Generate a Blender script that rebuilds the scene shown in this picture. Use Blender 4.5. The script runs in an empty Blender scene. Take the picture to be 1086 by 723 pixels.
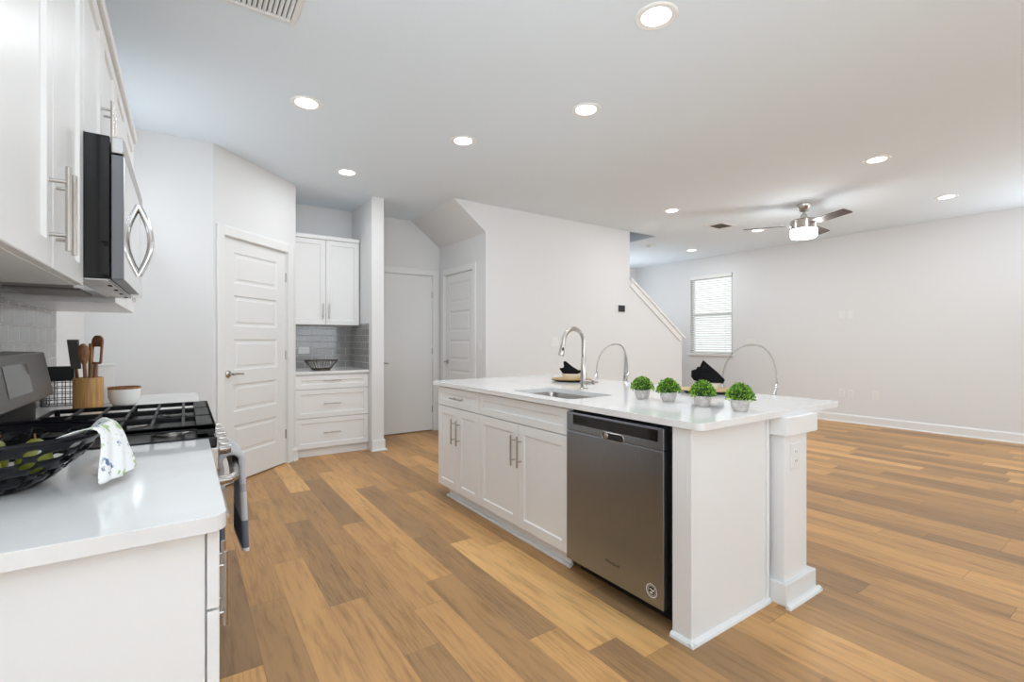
import bpy, bmesh, math, random
from mathutils import Vector, Matrix
C = bpy.context.scene
COL = C.collection
PI = math.pi
rnd = random.Random(7)

# ------------------------------------------------------------------ camera, world, light, exposure
cd = bpy.data.cameras.new('camera'); cam = bpy.data.objects.new('camera', cd); COL.objects.link(cam)
cd.sensor_width = 36.0; cd.lens = 505.4/1086*36; cd.clip_start = .02; cd.clip_end = 100
cam.location = (0, 0, 1.24); cam.rotation_euler = (math.radians(90), 0, -.60165)
C.camera = cam
C.view_settings.view_transform = 'Standard'; C.view_settings.look = 'None'
C.view_settings.gamma = 1; C.view_settings.use_curve_mapping = False
C.view_settings.exposure = 0.31
CAN_L = 112.0                      # radiance of the recessed lamps
FAN_L = 30.0
w = bpy.data.worlds.new('World'); C.world = w; w.use_nodes = True
w.node_tree.nodes['Background'].inputs[0].default_value = (.95, .975, 1, 1)
w.node_tree.nodes['Background'].inputs[1].default_value = 1.05
def area(name, loc, rot, sx, sy, power, col=(1, 1, 1)):
    l = bpy.data.lights.new(name, 'AREA'); l.shape = 'RECTANGLE'; l.size = sx; l.size_y = sy; l.energy = power; l.color = col
    o = bpy.data.objects.new(name, l); COL.objects.link(o); o.location = loc; o.rotation_euler = rot; return o
XL0, XR0 = -.60, 8.33
SY = -9.0                         # wall behind the camera
FILL_COL = (.84, .925, 1)
# added fill lamps in unseen openings, put in to even out the brightness
UP = math.radians(55)             # upward tilt of the added rear lamp, to brighten the ceiling
UPS = math.radians(10)
area('added_fill_front_left', (1.2, SY+.02, 1.15), (PI/2+UPS, 0, 0), 2.6, 1.6, 74, FILL_COL)
area('added_fill_front_mid', (4.6, SY+.02, 1.6), (PI/2+UPS, 0, 0), 2.2, 1.4, 62, FILL_COL)
area('added_fill_front_right', (7.0, SY+.02, 1.6), (PI/2+UPS, 0, 0), 1.6, 1.4, 16, FILL_COL)
area('added_fill_left', (XL0+.02, -.95, 1.6), (PI/2+math.radians(64), 0, -PI/2), 3.1, 1.3, 106, (.86, .935, 1))  # added fill at an unseen left opening, aimed up at the ceiling
area('added_fill_right', (XR0-.02, -1.1, 1.6), (PI/2+math.radians(68), 0, PI/2), 3.4, 1.3, 66, FILL_COL)  # added fill on the unseen right side, lifts the living room ceiling
area('added_fill_stairwell', (5.1, 5.36, 4.15), (0, 0, 0), 1.4, .8, .7, FILL_COL)  # added lamp at the top of the shaft, fills the area behind the stairs
area('added_fill_left_high', (XL0+.02, 4.12, 2.0), (PI/2+math.radians(20), 0, -PI/2-.6), .8, .8, 4, FILL_COL)  # added fill hidden behind the upper cabinets, brightens the back left corner
area('added_fill_rear', (6.85, 7.18, 1.6), (PI/2+UP, 0, PI), 1.5, 1.3, 18, FILL_COL)  # added fill hidden by the stair wall, brightens the far end

# ------------------------------------------------------------------ helpers
def S(r, g, b):
    f = lambda c: (c/255/12.92 if c/255 <= .04045 else ((c/255+.055)/1.055)**2.4)
    return (f(r), f(g), f(b), 1)
MATS = {}
def mat(name, col=(200, 200, 200), rough=.5, metal=0, spec=.5, **kw):
    m = bpy.data.materials.new(name); m.use_nodes = True
    p = m.node_tree.nodes['Principled BSDF']
    p.inputs['Base Color'].default_value = S(*col); p.inputs['Roughness'].default_value = rough
    p.inputs['Metallic'].default_value = metal; p.inputs['Specular IOR Level'].default_value = spec
    for k, v in kw.items(): p.inputs[k].default_value = v
    MATS[name] = m; return m
class NT:
    def __init__(s, m): s.t = m.node_tree; s.p = s.t.nodes.get('Principled BSDF')
    def n(s, typ, **kw):
        o = s.t.nodes.new(typ)
        for k, v in kw.items(): setattr(o, k, v)
        return o
    def l(s, a, b): s.t.links.new(a, b)
    def math(s, op, a, b=None):
        o = s.n('ShaderNodeMath', operation=op)
        for i, v in enumerate((a, b)):
            if v is None: continue
            if isinstance(v, (int, float)): o.inputs[i].default_value = v
            else: s.l(v, o.inputs[i])
        return o.outputs[0]
    def ramp(s, fac, stops, interp='LINEAR'):
        o = s.n('ShaderNodeValToRGB'); e = o.color_ramp; e.interpolation = interp
        while len(e.elements) < len(stops): e.elements.new(.5)
        for el, (p, c) in zip(e.elements, stops): el.position = p; el.color = c
        s.l(fac, o.inputs[0]); return o.outputs[0]
    def mix(s, fac, a, b, mode='MIX'):
        o = s.n('ShaderNodeMix', data_type='RGBA', blend_type=mode)
        for i, v in ((0, fac), (6, a), (7, b)):
            if isinstance(v, (int, float)): o.inputs[i].default_value = v
            elif isinstance(v, tuple): o.inputs[i].default_value = v
            else: s.l(v, o.inputs[i])
        return o.outputs[2]
    def bump(s, h, strength=.2, dist=.002):
        b = s.n('ShaderNodeBump'); b.inputs['Strength'].default_value = strength; b.inputs['Distance'].default_value = dist
        s.l(h, b.inputs['Height']); s.l(b.outputs[0], s.p.inputs['Normal'])
    def coord(s, which='Object', scale=(1, 1, 1), rot=(0, 0, 0)):
        tc = s.n('ShaderNodeTexCoord'); mp = s.n('ShaderNodeMapping')
        mp.inputs['Scale'].default_value = scale; mp.inputs['Rotation'].default_value = rot
        s.l(tc.outputs[which], mp.inputs[0]); return mp.outputs[0]
    def noise(s, vec, scale, detail=4, rough=.5):
        o = s.n('ShaderNodeTexNoise'); o.inputs['Scale'].default_value = scale; o.inputs['Detail'].default_value = detail
        o.inputs['Roughness'].default_value = rough; s.l(vec, o.inputs['Vector']); return o.outputs[0]

# ---- materials
wall_m = mat('wall_paint', (230, 230, 230), .85, spec=.2)
n = NT(wall_m); n.bump(n.noise(n.coord('Object'), 260, 2), .06, .001)
ceil_m = mat('ceiling_paint', (234, 244, 252), .9, spec=.1)
n = NT(ceil_m); n.bump(n.noise(n.coord('Object'), 180, 3), .10, .0015)
trim_m = mat('trim_white', (236, 236, 235), .4)
door_m = mat('door_white', (234, 234, 233), .4)
cab_m = mat('cabinet_white', (238, 238, 237), .33)
plastic_m = mat('white_plastic', (235, 235, 233), .35)
slot_m = mat('dark_slot', (70, 70, 70), .6)
steel_m = mat('brushed_steel', (176, 172, 168), .3, 1)
n = NT(steel_m); h = n.noise(n.coord('Object', (1, 1, 160)), 6, 2)
n.l(n.math('ADD', n.math('MULTIPLY', h, .14), .22), n.p.inputs['Roughness'])
dsteel_m = mat('dark_brushed_steel', (144, 150, 158), .3, 1)
n = NT(dsteel_m); h = n.noise(n.coord('Object', (160, 160, 1)), 5, 2)
n.l(n.math('ADD', n.math('MULTIPLY', h, .12), .24), n.p.inputs['Roughness'])
nickel_m = mat('brushed_nickel', (190, 184, 178), .26, 1)
chrome_m = mat('bright_chrome', (225, 226, 228), .1, 1)
black_m = mat('black_enamel', (6, 6, 7), .3, spec=.35)
matblack_m = mat('cast_iron_black', (9, 9, 9), .5, spec=.35)
glassblack_m = mat('black_glass', (16, 16, 18), .06)
rubber_m = mat('black_rubber', (12, 12, 12), .7)
console_m = mat('console_dark', (56, 55, 54), .3, .0, spec=.4)
quartz_m = mat('white_quartz', (236, 235, 233), .09, spec=.55)
n = NT(quartz_m); f = n.noise(n.coord('Object'), 2.2, 6, .6)
n.l(n.ramp(f, [(0, S(236, 235, 233)), (.53, S(236, 235, 233)), (.60, S(231, 230, 229)), (1, S(234, 233, 231))]), n.p.inputs['Base Color'])
wood_m = mat('bamboo_wood', (190, 142, 84), .5)
n = NT(wood_m); f = n.noise(n.coord('Object', (14, 14, 1)), 9, 5)
n.l(n.ramp(f, [(.3, S(168, 120, 66)), (.7, S(205, 158, 98))]), n.p.inputs['Base Color'])
dwood_m = mat('walnut_spoon_wood', (140, 92, 58), .5)
n = NT(dwood_m); f = n.noise(n.coord('Object', (20, 20, 2)), 9, 5)
n.l(n.ramp(f, [(.3, S(112, 72, 44)), (.7, S(164, 112, 74))]), n.p.inputs['Base Color'])
grey_m = mat('grey_nylon', (92, 88, 84), .5)
ceramic_m = mat('white_ceramic', (236, 234, 230), .25)
cream_m = mat('cream_ceramic', (236, 228, 214), .35)
gold_m = mat('gold_charger', (206, 170, 104), .38, .75)
blackcloth_m = mat('black_cloth', (13, 13, 15), .85, spec=.2)
navy_m = mat('navy_black_gloss', (6, 8, 17), .22, spec=.32)
concrete_m = mat('pale_concrete', (198, 190, 186), .75)
n = NT(concrete_m); f = n.noise(n.coord('Object'), 60, 5)
n.l(n.ramp(f, [(.35, S(186, 177, 173)), (.65, S(210, 203, 199))]), n.p.inputs['Base Color']); n.bump(f, .2, .002)
leaf_m = mat('boxwood_leaf', (90, 140, 40), .55)
n = NT(leaf_m); g = n.n('ShaderNodeNewGeometry')
n.l(n.ramp(g.outputs['Random Per Island'], [(0, S(50, 92, 24)), (.35, S(88, 140, 34)), (.7, S(136, 186, 52)), (1, S(190, 224, 96))]), n.p.inputs['Base Color'])
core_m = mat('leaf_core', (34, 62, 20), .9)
pear_m = mat('yellow_green_skin', (140, 142, 44), .4)
n = NT(pear_m); f = n.noise(n.coord('Object'), 14, 4)
n.l(n.ramp(f, [(.35, S(96, 102, 26)), (.65, S(152, 150, 50))]), n.p.inputs['Base Color'])
fan_m = mat('fan_blade_grey', (92, 84, 80), .45)
bag_grey = mat('grille_grey', (150, 149, 147), .5)
dark_m = mat('duct_dark', (110, 109, 107), .9)
blind_m = mat('blind_white', (238, 238, 234), .5)
NT(blind_m).p.inputs['Subsurface Weight'].default_value = 0
blackplastic_m = mat('black_plastic', (18, 18, 20), .4)
screen_m = mat('dark_screen', (40, 42, 44), .15)

def emit(name, col, strength):
    m = bpy.data.materials.new(name); m.use_nodes = True; t = m.node_tree; t.nodes.clear()
    e = t.nodes.new('ShaderNodeEmission'); o = t.nodes.new('ShaderNodeOutputMaterial')
    e.inputs[0].default_value = (*col, 1); e.inputs[1].default_value = strength; t.links.new(e.outputs[0], o.inputs[0]); return m
can_m = emit('lamp_lens', (1, .99, .97), 5.0)
fanlight_m = emit('fan_lamp_lens', (.95, .98, 1), FAN_L)

def clear(name, tint, gloss, rough=.03):
    m = bpy.data.materials.new(name); m.use_nodes = True; t = m.node_tree; t.nodes.clear()
    tr = t.nodes.new('ShaderNodeBsdfTransparent'); tr.inputs[0].default_value = (*tint, 1)
    gl = t.nodes.new('ShaderNodeBsdfGlossy'); gl.inputs['Roughness'].default_value = rough
    lw = t.nodes.new('ShaderNodeLayerWeight'); lw.inputs[0].default_value = gloss
    mx = t.nodes.new('ShaderNodeMixShader'); o = t.nodes.new('ShaderNodeOutputMaterial')
    t.links.new(lw.outputs['Fresnel'], mx.inputs[0]); t.links.new(tr.outputs[0], mx.inputs[1]); t.links.new(gl.outputs[0], mx.inputs[2])
    t.links.new(mx.outputs[0], o.inputs[0]); return m
acrylic_m = clear('clear_acrylic', (.985, .985, .985), .12)
rimacrylic_m = clear('clear_acrylic_edge', (.90, .905, .91), .22)
pane_m = clear('window_glass', (.97, .99, .98), .1, .0)

# wood plank floor
floor_m = mat('plank_floor', (160, 120, 80), .4, spec=.28)
n = NT(floor_m)
geo = n.n('ShaderNodeNewGeometry'); sep = n.n('ShaderNodeSeparateXYZ'); n.l(geo.outputs['Position'], sep.inputs[0])
PW, PL = .155, 1.22
xs = n.math('DIVIDE', n.math('ADD', sep.outputs[0], 20.058), PW); ci = n.math('FLOOR', xs)
wn = n.n('ShaderNodeTexWhiteNoise', noise_dimensions='1D'); n.l(ci, wn.inputs['W'])
ys = n.math('ADD', n.math('DIVIDE', n.math('ADD', sep.outputs[1], 20), PL), n.math('MULTIPLY', wn.outputs[0], 3.7)); ri = n.math('FLOOR', ys)
cv = n.n('ShaderNodeCombineXYZ'); n.l(ci, cv.inputs[0]); n.l(ri, cv.inputs[1])
w2 = n.n('ShaderNodeTexWhiteNoise', noise_dimensions='2D'); n.l(cv.outputs[0], w2.inputs['Vector'])
gv = n.n('ShaderNodeCombineXYZ'); n.l(n.math('MULTIPLY', sep.outputs[0], 16), gv.inputs[0]); n.l(n.math('MULTIPLY', sep.outputs[1], 1.5), gv.inputs[1]); n.l(n.math('MULTIPLY', w2.outputs[0], 50), gv.inputs[2])
gr = n.noise(gv.outputs[0], 2.2, 8, .62)
gv2 = n.n('ShaderNodeCombineXYZ'); n.l(n.math('MULTIPLY', sep.outputs[0], 5), gv2.inputs[0]); n.l(n.math('MULTIPLY', sep.outputs[1], .9), gv2.inputs[1]); n.l(n.math('MULTIPLY', w2.outputs[0], 31), gv2.inputs[2])
blot = n.noise(gv2.outputs[0], 1.6, 3, .5)
wav = n.n('ShaderNodeTexWave', wave_type='BANDS', bands_direction='X'); n.l(gv2.outputs[0], wav.inputs['Vector'])
wav.inputs['Scale'].default_value = 3.4; wav.inputs['Distortion'].default_value = 9; wav.inputs['Detail'].default_value = 3; wav.inputs['Detail Scale'].default_value = 1.4
tone = n.math('ADD', n.math('MULTIPLY', w2.outputs[0], .66), n.math('MULTIPLY', blot, .34))
base = n.ramp(tone, [(.10, S(146, 116, 86)), (.34, S(176, 136, 92)), (.58, S(198, 151, 99)), (.78, S(218, 168, 108)), (.93, S(234, 188, 126))])
grain = n.ramp(gr, [(.30, (.62, .59, .57, 1)), (.50, (1, 1, 1, 1)), (.72, (1.10, 1.09, 1.07, 1))])
c1 = n.mix(.85, base, grain, 'MULTIPLY')
wv = n.ramp(wav.outputs[0], [(0, (.74, .70, .66, 1)), (.35, (1, 1, 1, 1)), (1, (1, 1, 1, 1))])
sel = n.ramp(n.math('FRACT', n.math('MULTIPLY', w2.outputs[0], 7.31)), [(.35, (0, 0, 0, 1)), (.6, (1, 1, 1, 1))])
c1 = n.mix(n.math('MULTIPLY', sel, .5), c1, wv, 'MULTIPLY')
kv = n.n('ShaderNodeCombineXYZ'); n.l(n.math('MULTIPLY', sep.outputs[0], 3.4), kv.inputs[0]); n.l(n.math('MULTIPLY', sep.outputs[1], 1.7), kv.inputs[1])
vo = n.n('ShaderNodeTexVoronoi'); n.l(kv.outputs[0], vo.inputs['Vector']); vo.inputs['Scale'].default_value = 1.0
kn = n.ramp(vo.outputs['Distance'], [(.012, (1, 1, 1, 1)), (.045, (0, 0, 0, 1))])
c1 = n.mix(n.math('MULTIPLY', kn, .6), c1, S(74, 50, 32))
fx = n.math('FRACT', xs); fy = n.math('FRACT', ys)
gap = n.math('MAXIMUM', n.math('LESS_THAN', fx, .012), n.math('LESS_THAN', fy, .0022))
c1 = n.mix(n.math('MULTIPLY', gap, .4), c1, S(70, 50, 34))
n.l(c1, n.p.inputs['Base Color'])
n.l(n.math('ADD', n.math('MULTIPLY', gr, .16), .33), n.p.inputs['Roughness'])
n.bump(n.math('SUBTRACT', n.math('MULTIPLY', gr, .3), gap), .12, .001)

def tile_mat(name, axis):
    m = mat(name, (140, 138, 136), .14); n = NT(m)
    tc = n.n('ShaderNodeTexCoord'); sp = n.n('ShaderNodeSeparateXYZ'); n.l(tc.outputs['Object'], sp.inputs[0])
    cb = n.n('ShaderNodeCombineXYZ'); n.l(sp.outputs[axis], cb.inputs[0]); n.l(n.math('SUBTRACT', sp.outputs[2], .914), cb.inputs[1])
    b = n.n('ShaderNodeTexBrick'); n.l(cb.outputs[0], b.inputs['Vector'])
    b.inputs['Scale'].default_value = 1; b.inputs['Brick Width'].default_value = .157; b.inputs['Row Height'].default_value = .0785
    b.inputs['Mortar Size'].default_value = .0022; b.inputs['Mortar Smooth'].default_value = .1
    b.inputs['Color1'].default_value = S(142, 140, 138); b.inputs['Color2'].default_value = S(152, 150, 148); b.inputs['Mortar'].default_value = S(205, 203, 200)
    n.l(b.outputs['Color'], n.p.inputs['Base Color'])
    n.l(n.math('ADD', n.math('MULTIPLY', b.outputs['Fac'], .5), .14), n.p.inputs['Roughness'])
    n.bump(n.math('SUBTRACT', 1, b.outputs['Fac']), .5, .002); return m
tile_x, tile_y = tile_mat('grey_subway_tile_x', 0), tile_mat('grey_subway_tile_y', 1)

# floral napkin cloth
floral_m = mat('floral_cloth', (238, 238, 236), .85, spec=.2)
n = NT(floral_m); v = n.coord('Object')
f1 = n.noise(v, 28, 3, .6); f2 = n.noise(n.coord('Object', rot=(1, 2, .5)), 36, 3, .6); f3 = n.noise(n.coord('Object', rot=(2, .3, 1)), 42, 4, .7)
c = n.mix(n.ramp(f1, [(.58, (0, 0, 0, 1)), (.63, (1, 1, 1, 1))]), S(238, 238, 236), S(176, 196, 140))
c = n.mix(n.ramp(f2, [(.60, (0, 0, 0, 1)), (.66, (1, 1, 1, 1))]), c, S(104, 124, 160))
c = n.mix(n.ramp(f3, [(.64, (0, 0, 0, 1)), (.69, (1, 1, 1, 1))]), c, S(134, 138, 128))
n.l(c, n.p.inputs['Base Color'])
# range towel: pale grey with slate band and white hem towards its lower end
towel_m = mat('grey_banded_towel', (190, 190, 192), .9, spec=.15)
n = NT(towel_m); tc = n.n('ShaderNodeTexCoord'); sp = n.n('ShaderNodeSeparateXYZ'); n.l(tc.outputs['Object'], sp.inputs[0])
zz = n.math('DIVIDE', n.math('ADD', sp.outputs[2], .336), .39)
stp = n.ramp(zz, [(0, S(226, 226, 226)), (.035, S(112, 118, 132)), (.30, S(206, 207, 210)), (.58, S(178, 178, 182)), (.66, S(200, 200, 203))], 'CONSTANT')
chk = n.noise(n.coord('Object'), 420, 1)
n.l(n.mix(.35, stp, n.ramp(chk, [(.3, (.6, .6, .62, 1)), (.7, (1, 1, 1, 1))]), 'MULTIPLY'), n.p.inputs['Base Color'])

# ---- mesh builder
class B:
    def __init__(s): s.bm = bmesh.new()
    def box(s, x0, y0, z0, x1, y1, z1):
        v = [s.bm.verts.new(p) for p in ((x0,y0,z0),(x1,y0,z0),(x1,y1,z0),(x0,y1,z0),(x0,y0,z1),(x1,y0,z1),(x1,y1,z1),(x0,y1,z1))]
        for f in ((0,3,2,1),(4,5,6,7),(0,1,5,4),(1,2,6,5),(2,3,7,6),(3,0,4,7)): s.bm.faces.new([v[i] for i in f])
        return s
    def quad(s, *pts): s.bm.faces.new([s.bm.verts.new(p) for p in pts]); return s
    def grid(s, rows, close_u=False, close_v=False):
        V = [[s.bm.verts.new(p) for p in r] for r in rows]
        nr, nc = len(V), len(V[0])
        for i in range(nr if close_v else nr-1):
            for j in range(nc if close_u else nc-1):
                a, b, c_, d = V[i][j], V[i][(j+1) % nc], V[(i+1) % nr][(j+1) % nc], V[(i+1) % nr][j]
                try: s.bm.faces.new((a, b, c_, d))
                except ValueError: pass
        return V
    def lathe(s, prof, c=(0,0,0), seg=32, axis='z', cap=True):
        rows = []
        for r, z in prof:
            row = []
            for k in range(seg):
                a = 2*PI*k/seg; x, y = r*math.cos(a), r*math.sin(a)
                p = (x, y, z) if axis == 'z' else ((z, x, y) if axis == 'x' else (y, z, x))
                row.append((c[0]+p[0], c[1]+p[1], c[2]+p[2]))
            rows.append(row)
        V = s.grid(rows, close_u=True)
        if cap:
            for i, fl in ((0, True), (-1, False)):
                if prof[i][0] > 1e-5:
                    try: s.bm.faces.new(list(reversed(V[i])) if fl else V[i])
                    except ValueError: pass
        return s
    def tube(s, pts, r, seg=12, r_end=None, cap=True):
        pts = [Vector(p) for p in pts]; rows = []; up = None
        for i, p in enumerate(pts):
            t = (pts[min(i+1, len(pts)-1)] - pts[max(i-1, 0)]).normalized()
            if up is None: up = Vector((0,0,1)) if abs(t.z) < .9 else Vector((1,0,0))
            a = (up - t*up.dot(t)).normalized(); b = t.cross(a); up = a
            rr = r[i] if isinstance(r, (list, tuple)) else (r if r_end is None else r + (r_end-r)*i/(len(pts)-1))
            rows.append([p + a*rr*math.cos(2*PI*k/seg) + b*rr*math.sin(2*PI*k/seg) for k in range(seg)])
        V = s.grid(rows, close_u=True)
        if cap: s.bm.faces.new(list(reversed(V[0]))); s.bm.faces.new(V[-1])
        return s
    def prism(s, poly, axis, a, b):
        f = {'x': lambda p, h: (h, p[0], p[1]), 'y': lambda p, h: (p[0], h, p[1]), 'z': lambda p, h: (p[0], p[1], h)}[axis]
        A = [s.bm.verts.new(f(p, a)) for p in poly]; D = [s.bm.verts.new(f(p, b)) for p in poly]
        s.bm.faces.new(list(reversed(A))); s.bm.faces.new(D)
        for i in range(len(poly)):
            j = (i+1) % len(poly); s.bm.faces.new((A[i], A[j], D[j], D[i]))
        return s
    def xform(s, m): bmesh.ops.transform(s.bm, matrix=m, verts=s.bm.verts[:]); return s
    def build(s, name, m, parent=None, smooth=False, bevel=0, sub=0, solid=0, loc=None, fix=True):
        if fix: bmesh.ops.recalc_face_normals(s.bm, faces=s.bm.faces[:])
        me = bpy.data.meshes.new(name); s.bm.to_mesh(me); s.bm.free()
        if smooth:
            me.shade_smooth(); me.set_sharp_from_angle(angle=math.radians(40))
        me.materials.append(m)
        o = bpy.data.objects.new(name, me); COL.objects.link(o)
        if parent: o.parent = parent
        if loc: o.location = loc
        if solid:
            d = o.modifiers.new('solid', 'SOLIDIFY'); d.thickness = solid; d.offset = 0
        if sub:
            d = o.modifiers.new('sub', 'SUBSURF'); d.levels = sub; d.render_levels = sub
        if bevel:
            d = o.modifiers.new('bevel', 'BEVEL'); d.width = bevel; d.segments = 2; d.limit_method = 'ANGLE'; d.angle_limit = math.radians(50)
        return o
def box(*a): return B().box(*a)
def tag(o, label, cat, group=None):
    o['label'] = label; o['category'] = cat
    if group: o['group'] = group
    return o
def thing(name, label, cat, loc=(0,0,0), rz=0, group=None):
    o = bpy.data.objects.new(name, None); COL.objects.link(o); o.empty_display_size = .1
    o.location = loc; o.rotation_euler = (0, 0, rz); return tag(o, label, cat, group)
def struct(o): o['kind'] = 'structure'; return o
def dup(o, parent=None):
    c = o.copy(); COL.objects.link(c)
    if parent: c.parent = parent
    for ch in list(o.children): dup(ch, c)
    return c
def arc(cx, cz, r, a0, a1, n=14): return [(cx + r*math.cos(a0+(a1-a0)*i/n), cz + r*math.sin(a0+(a1-a0)*i/n)) for i in range(n+1)]
def rrect(x0, y0, x1, y1, r, n=6):
    if not isinstance(r, (list, tuple)): r = (r,)*4
    out = []
    for (cx, cy, a), q in zip(((x0, y0, PI), (x1, y0, 1.5*PI), (x1, y1, 0), (x0, y1, .5*PI)), r):
        sx = cx + (q if cx == x0 else -q); sy = cy + (q if cy == y0 else -q)
        out += arc(sx, sy, q, a, a+PI/2, n) if q > 0 else [(cx, cy)]
    return out
def slab_with_hole(outer, hole, z0, z1):
    b = B(); bm = b.bm
    def ring(poly, z): return [bm.verts.new((p[0], p[1], z)) for p in poly]
    for z in (z1, z0):
        es = []
        for poly in (outer, hole):
            if not poly: continue
            r = ring(poly, z); es += [bm.edges.new((r[i], r[(i+1) % len(r)])) for i in range(len(r))]
        bmesh.ops.triangle_fill(bm, use_beauty=True, use_dissolve=False, edges=es)
    for poly in (outer, hole):
        if not poly: continue
        a, d = ring(poly, z0), ring(poly, z1)
        for i in range(len(a)): j = (i+1) % len(a); bm.faces.new((a[i], a[j], d[j], d[i]))
    bmesh.ops.remove_doubles(bm, verts=bm.verts[:], dist=1e-5); return b

# ------------------------------------------------------------------ room shell
H = 2.86
XL, XR, YK, YN, YB, YS = -.60, 8.33, 4.61, 6.07, 7.20, 4.83
struct(box(XL-.1, SY-.1, -.12, XR+.1, YB+.1, 0).build('floor', floor_m))
HX0, HX1, HY0, HY1 = 4.2, 6.03, YS, 5.9          # stairwell opening in the ceiling
b = B(); b.box(XL-.1, SY-.1, H, XR+.1, HY0, H+.25); b.box(XL-.1, HY1, H, XR+.1, YB+.1, H+.25)
b.box(XL-.1, HY0, H, HX0, HY1, H+.25); b.box(HX1, HY0, H, XR+.1, HY1, H+.25)
struct(b.build('ceiling', ceil_m))
b = B(); b.box(HX0-.1, HY0-.1, H+.25, HX1+.1, HY0, 4.2); b.box(HX0-.1, HY1, H+.25, HX1+.1, HY1+.1, 4.2)
b.box(HX0-.1, HY0, H+.25, HX0, HY1, 4.2); b.box(HX1, HY0, H+.25, HX1+.1, HY1, 4.2); b.box(HX0-.1, HY0-.1, 4.2, HX1+.1, HY1+.1, 4.3)
struct(b.build('wall_stairwell', wall_m))
b = B(); b.box(XL-.1, SY, 0, XL, -2.5, H); b.box(XL-.1, .6, 0, XL, 3.70, H); b.box(XL-.1, 4.53, 0, XL, YB, H); b.box(XL-.1, 3.70, 0, XL, 4.53, 1.60); b.box(XL-.1, 3.70, 2.42, XL, 4.53, H); b.box(XL-.1, -2.5, 0, XL, .6, .85); b.box(XL-.1, -2.5, 2.4, XL, .6, H)
struct(b.build('wall_left', wall_m))
b = B()
for y in (-2.5, -.98, .54): b.box(XL-.08, y, .85, XL-.03, y+.06, 2.4)
b.box(XL-.08, -2.5, .85, XL-.03, .6, .91); b.box(XL-.08, -2.5, 2.34, XL-.03, .6, 2.4)
struct(b.build('window_5', trim_m))  # frame of an added, unseen window around the left fill lamp
struct(box(XL, YK, 0, .19, YK+.1, H).build('wall_kitchen_back', wall_m))
# diagonal pantry wall with door opening
DIR = Vector((.7071, .7071, 0)); PL0 = Vector((.19, YK, 0)); PLEN = 1.078
diag = Matrix.Translation(PL0) @ Matrix.Rotation(PI/4, 4, 'Z')
s0, s1, dh = .112, .935, 2.135
b = B(); b.box(0, 0, 0, s0, .1, H); b.box(s1, 0, 0, PLEN, .1, H); b.box(s0, 0, dh, s1, .1, H); b.xform(diag)
struct(b.build('wall_pantry', wall_m))
PX, PY = .19+PLEN*.7071, YK+PLEN*.7071
struct(box(PX-.1, PY+.0, 0, PX, YN, H).build('wall_niche_left', wall_m))
d2x0, d2x1, d2h = 2.01, 2.837, 2.14
b = B(); b.box(XL, YN, 0, d2x0, YN+.1, H); b.box(d2x1, YN, 0, 3.04, YN+.1, H); b.box(d2x0, YN, d2h, d2x1, YN+.1, H)
struct(b.build('wall_hall_back', wall_m))
PIL0, PIL1, PILY = 1.728, 1.866, 5.295
struct(box(PIL0, PILY, 0, PIL1, YN, H).build('wall_niche_right', wall_m))
WX = 2.94; d3y0, d3y1, d3h = 5.13, 5.91, 2.13
b = B(); b.box(WX, YS+.1, 0, WX+.1, d3y0, H); b.box(WX, d3y1, 0, WX+.1, YN, H); b.box(WX, d3y0, d3h, WX+.1, d3y1, H)
struct(b.build('wall_hall_right', wall_m))
struct(B().prism([(WX, 0), (6.67, 0), (6.67, 1.30), (5.43, 2.145), (5.43, H), (2.52, H), (WX, 2.53)], 'y', YS, YS+.1).build('wall_stairs', wall_m))
struct(B().prism([(2.52, H), (WX, 2.53), (WX, H)], 'y', YS+.1, YN).build('wall_stair_soffit', wall_m))
wy0, wy1, wz0, wz1 = 4.95, 5.84, .985, 2.51
b = B(); b.box(XR, SY, 0, XR+.1, -2.8, H); b.box(XR, -2.8, 0, XR+.1, .6, .85); b.box(XR, -2.8, 2.4, XR+.1, .6, H); b.box(XR, .6, 0, XR+.1, wy0, H); b.box(XR, wy1, 0, XR+.1, YB, H); b.box(XR, wy0, 0, XR+.1, wy1, wz0); b.box(XR, wy0, wz1, XR+.1, wy1, H)
struct(b.build('wall_far', wall_m))
b = B(); b.box(XL-.1, YB, 0, 6.1, YB+.1, H); b.box(7.6, YB, 0, XR+.1, YB+.1, H); b.box(6.1, YB, 0, 7.6, YB+.1, .9); b.box(6.1, YB, 2.3, 7.6, YB+.1, H)
struct(b.build('wall_rear', wall_m))
b = B()
for x in (6.1, 6.82, 7.54): b.box(x, YB+.03, .9, x+.06, YB+.08, 2.3)
b.box(6.1, YB+.03, .9, 7.6, YB+.08, .96); b.box(6.1, YB+.03, 2.24, 7.6, YB+.08, 2.3)
struct(b.build('window_7', trim_m))  # frame of an added window, kept out of sight behind the stair wall
# wall behind the camera, with openings added for the fill lamps
ops = [(-.1, 2.5, .05, 2.25), (3.5, 5.7, .7, 2.5), (6.2, 7.8, .7, 2.5)]
b = B(); x = XL-.1
for (a, c_, z0, z1) in ops:
    b.box(x, SY-.1, 0, a, SY, H); b.box(a, SY-.1, 0, c_, SY, z0); b.box(a, SY-.1, z1, c_, SY, H); x = c_
b.box(x, SY-.1, 0, XR+.1, SY, H); struct(b.build('wall_front', wall_m))
for i, (a, c_, z0, z1) in enumerate(ops):
    m_ = (a+c_)/2; b = B()
    for q in ((a, z0, a+.06, z1), (c_-.06, z0, c_, z1), (m_-.04, z0, m_+.04, z1)): b.box(q[0], SY-.08, q[1], q[2], SY-.03, q[3])
    b.box(a, SY-.08, z0, c_, SY-.03, z0+.06); b.box(a, SY-.08, z1-.06, c_, SY-.03, z1)
    struct(b.build('window_%d' % (i+2), trim_m))  # frames of the added, unseen windows around the front fill lamps
b = B()
for y in (-2.8, -1.13, .54): b.box(XR+.03, y, .85, XR+.08, y+.06, 2.4)
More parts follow.
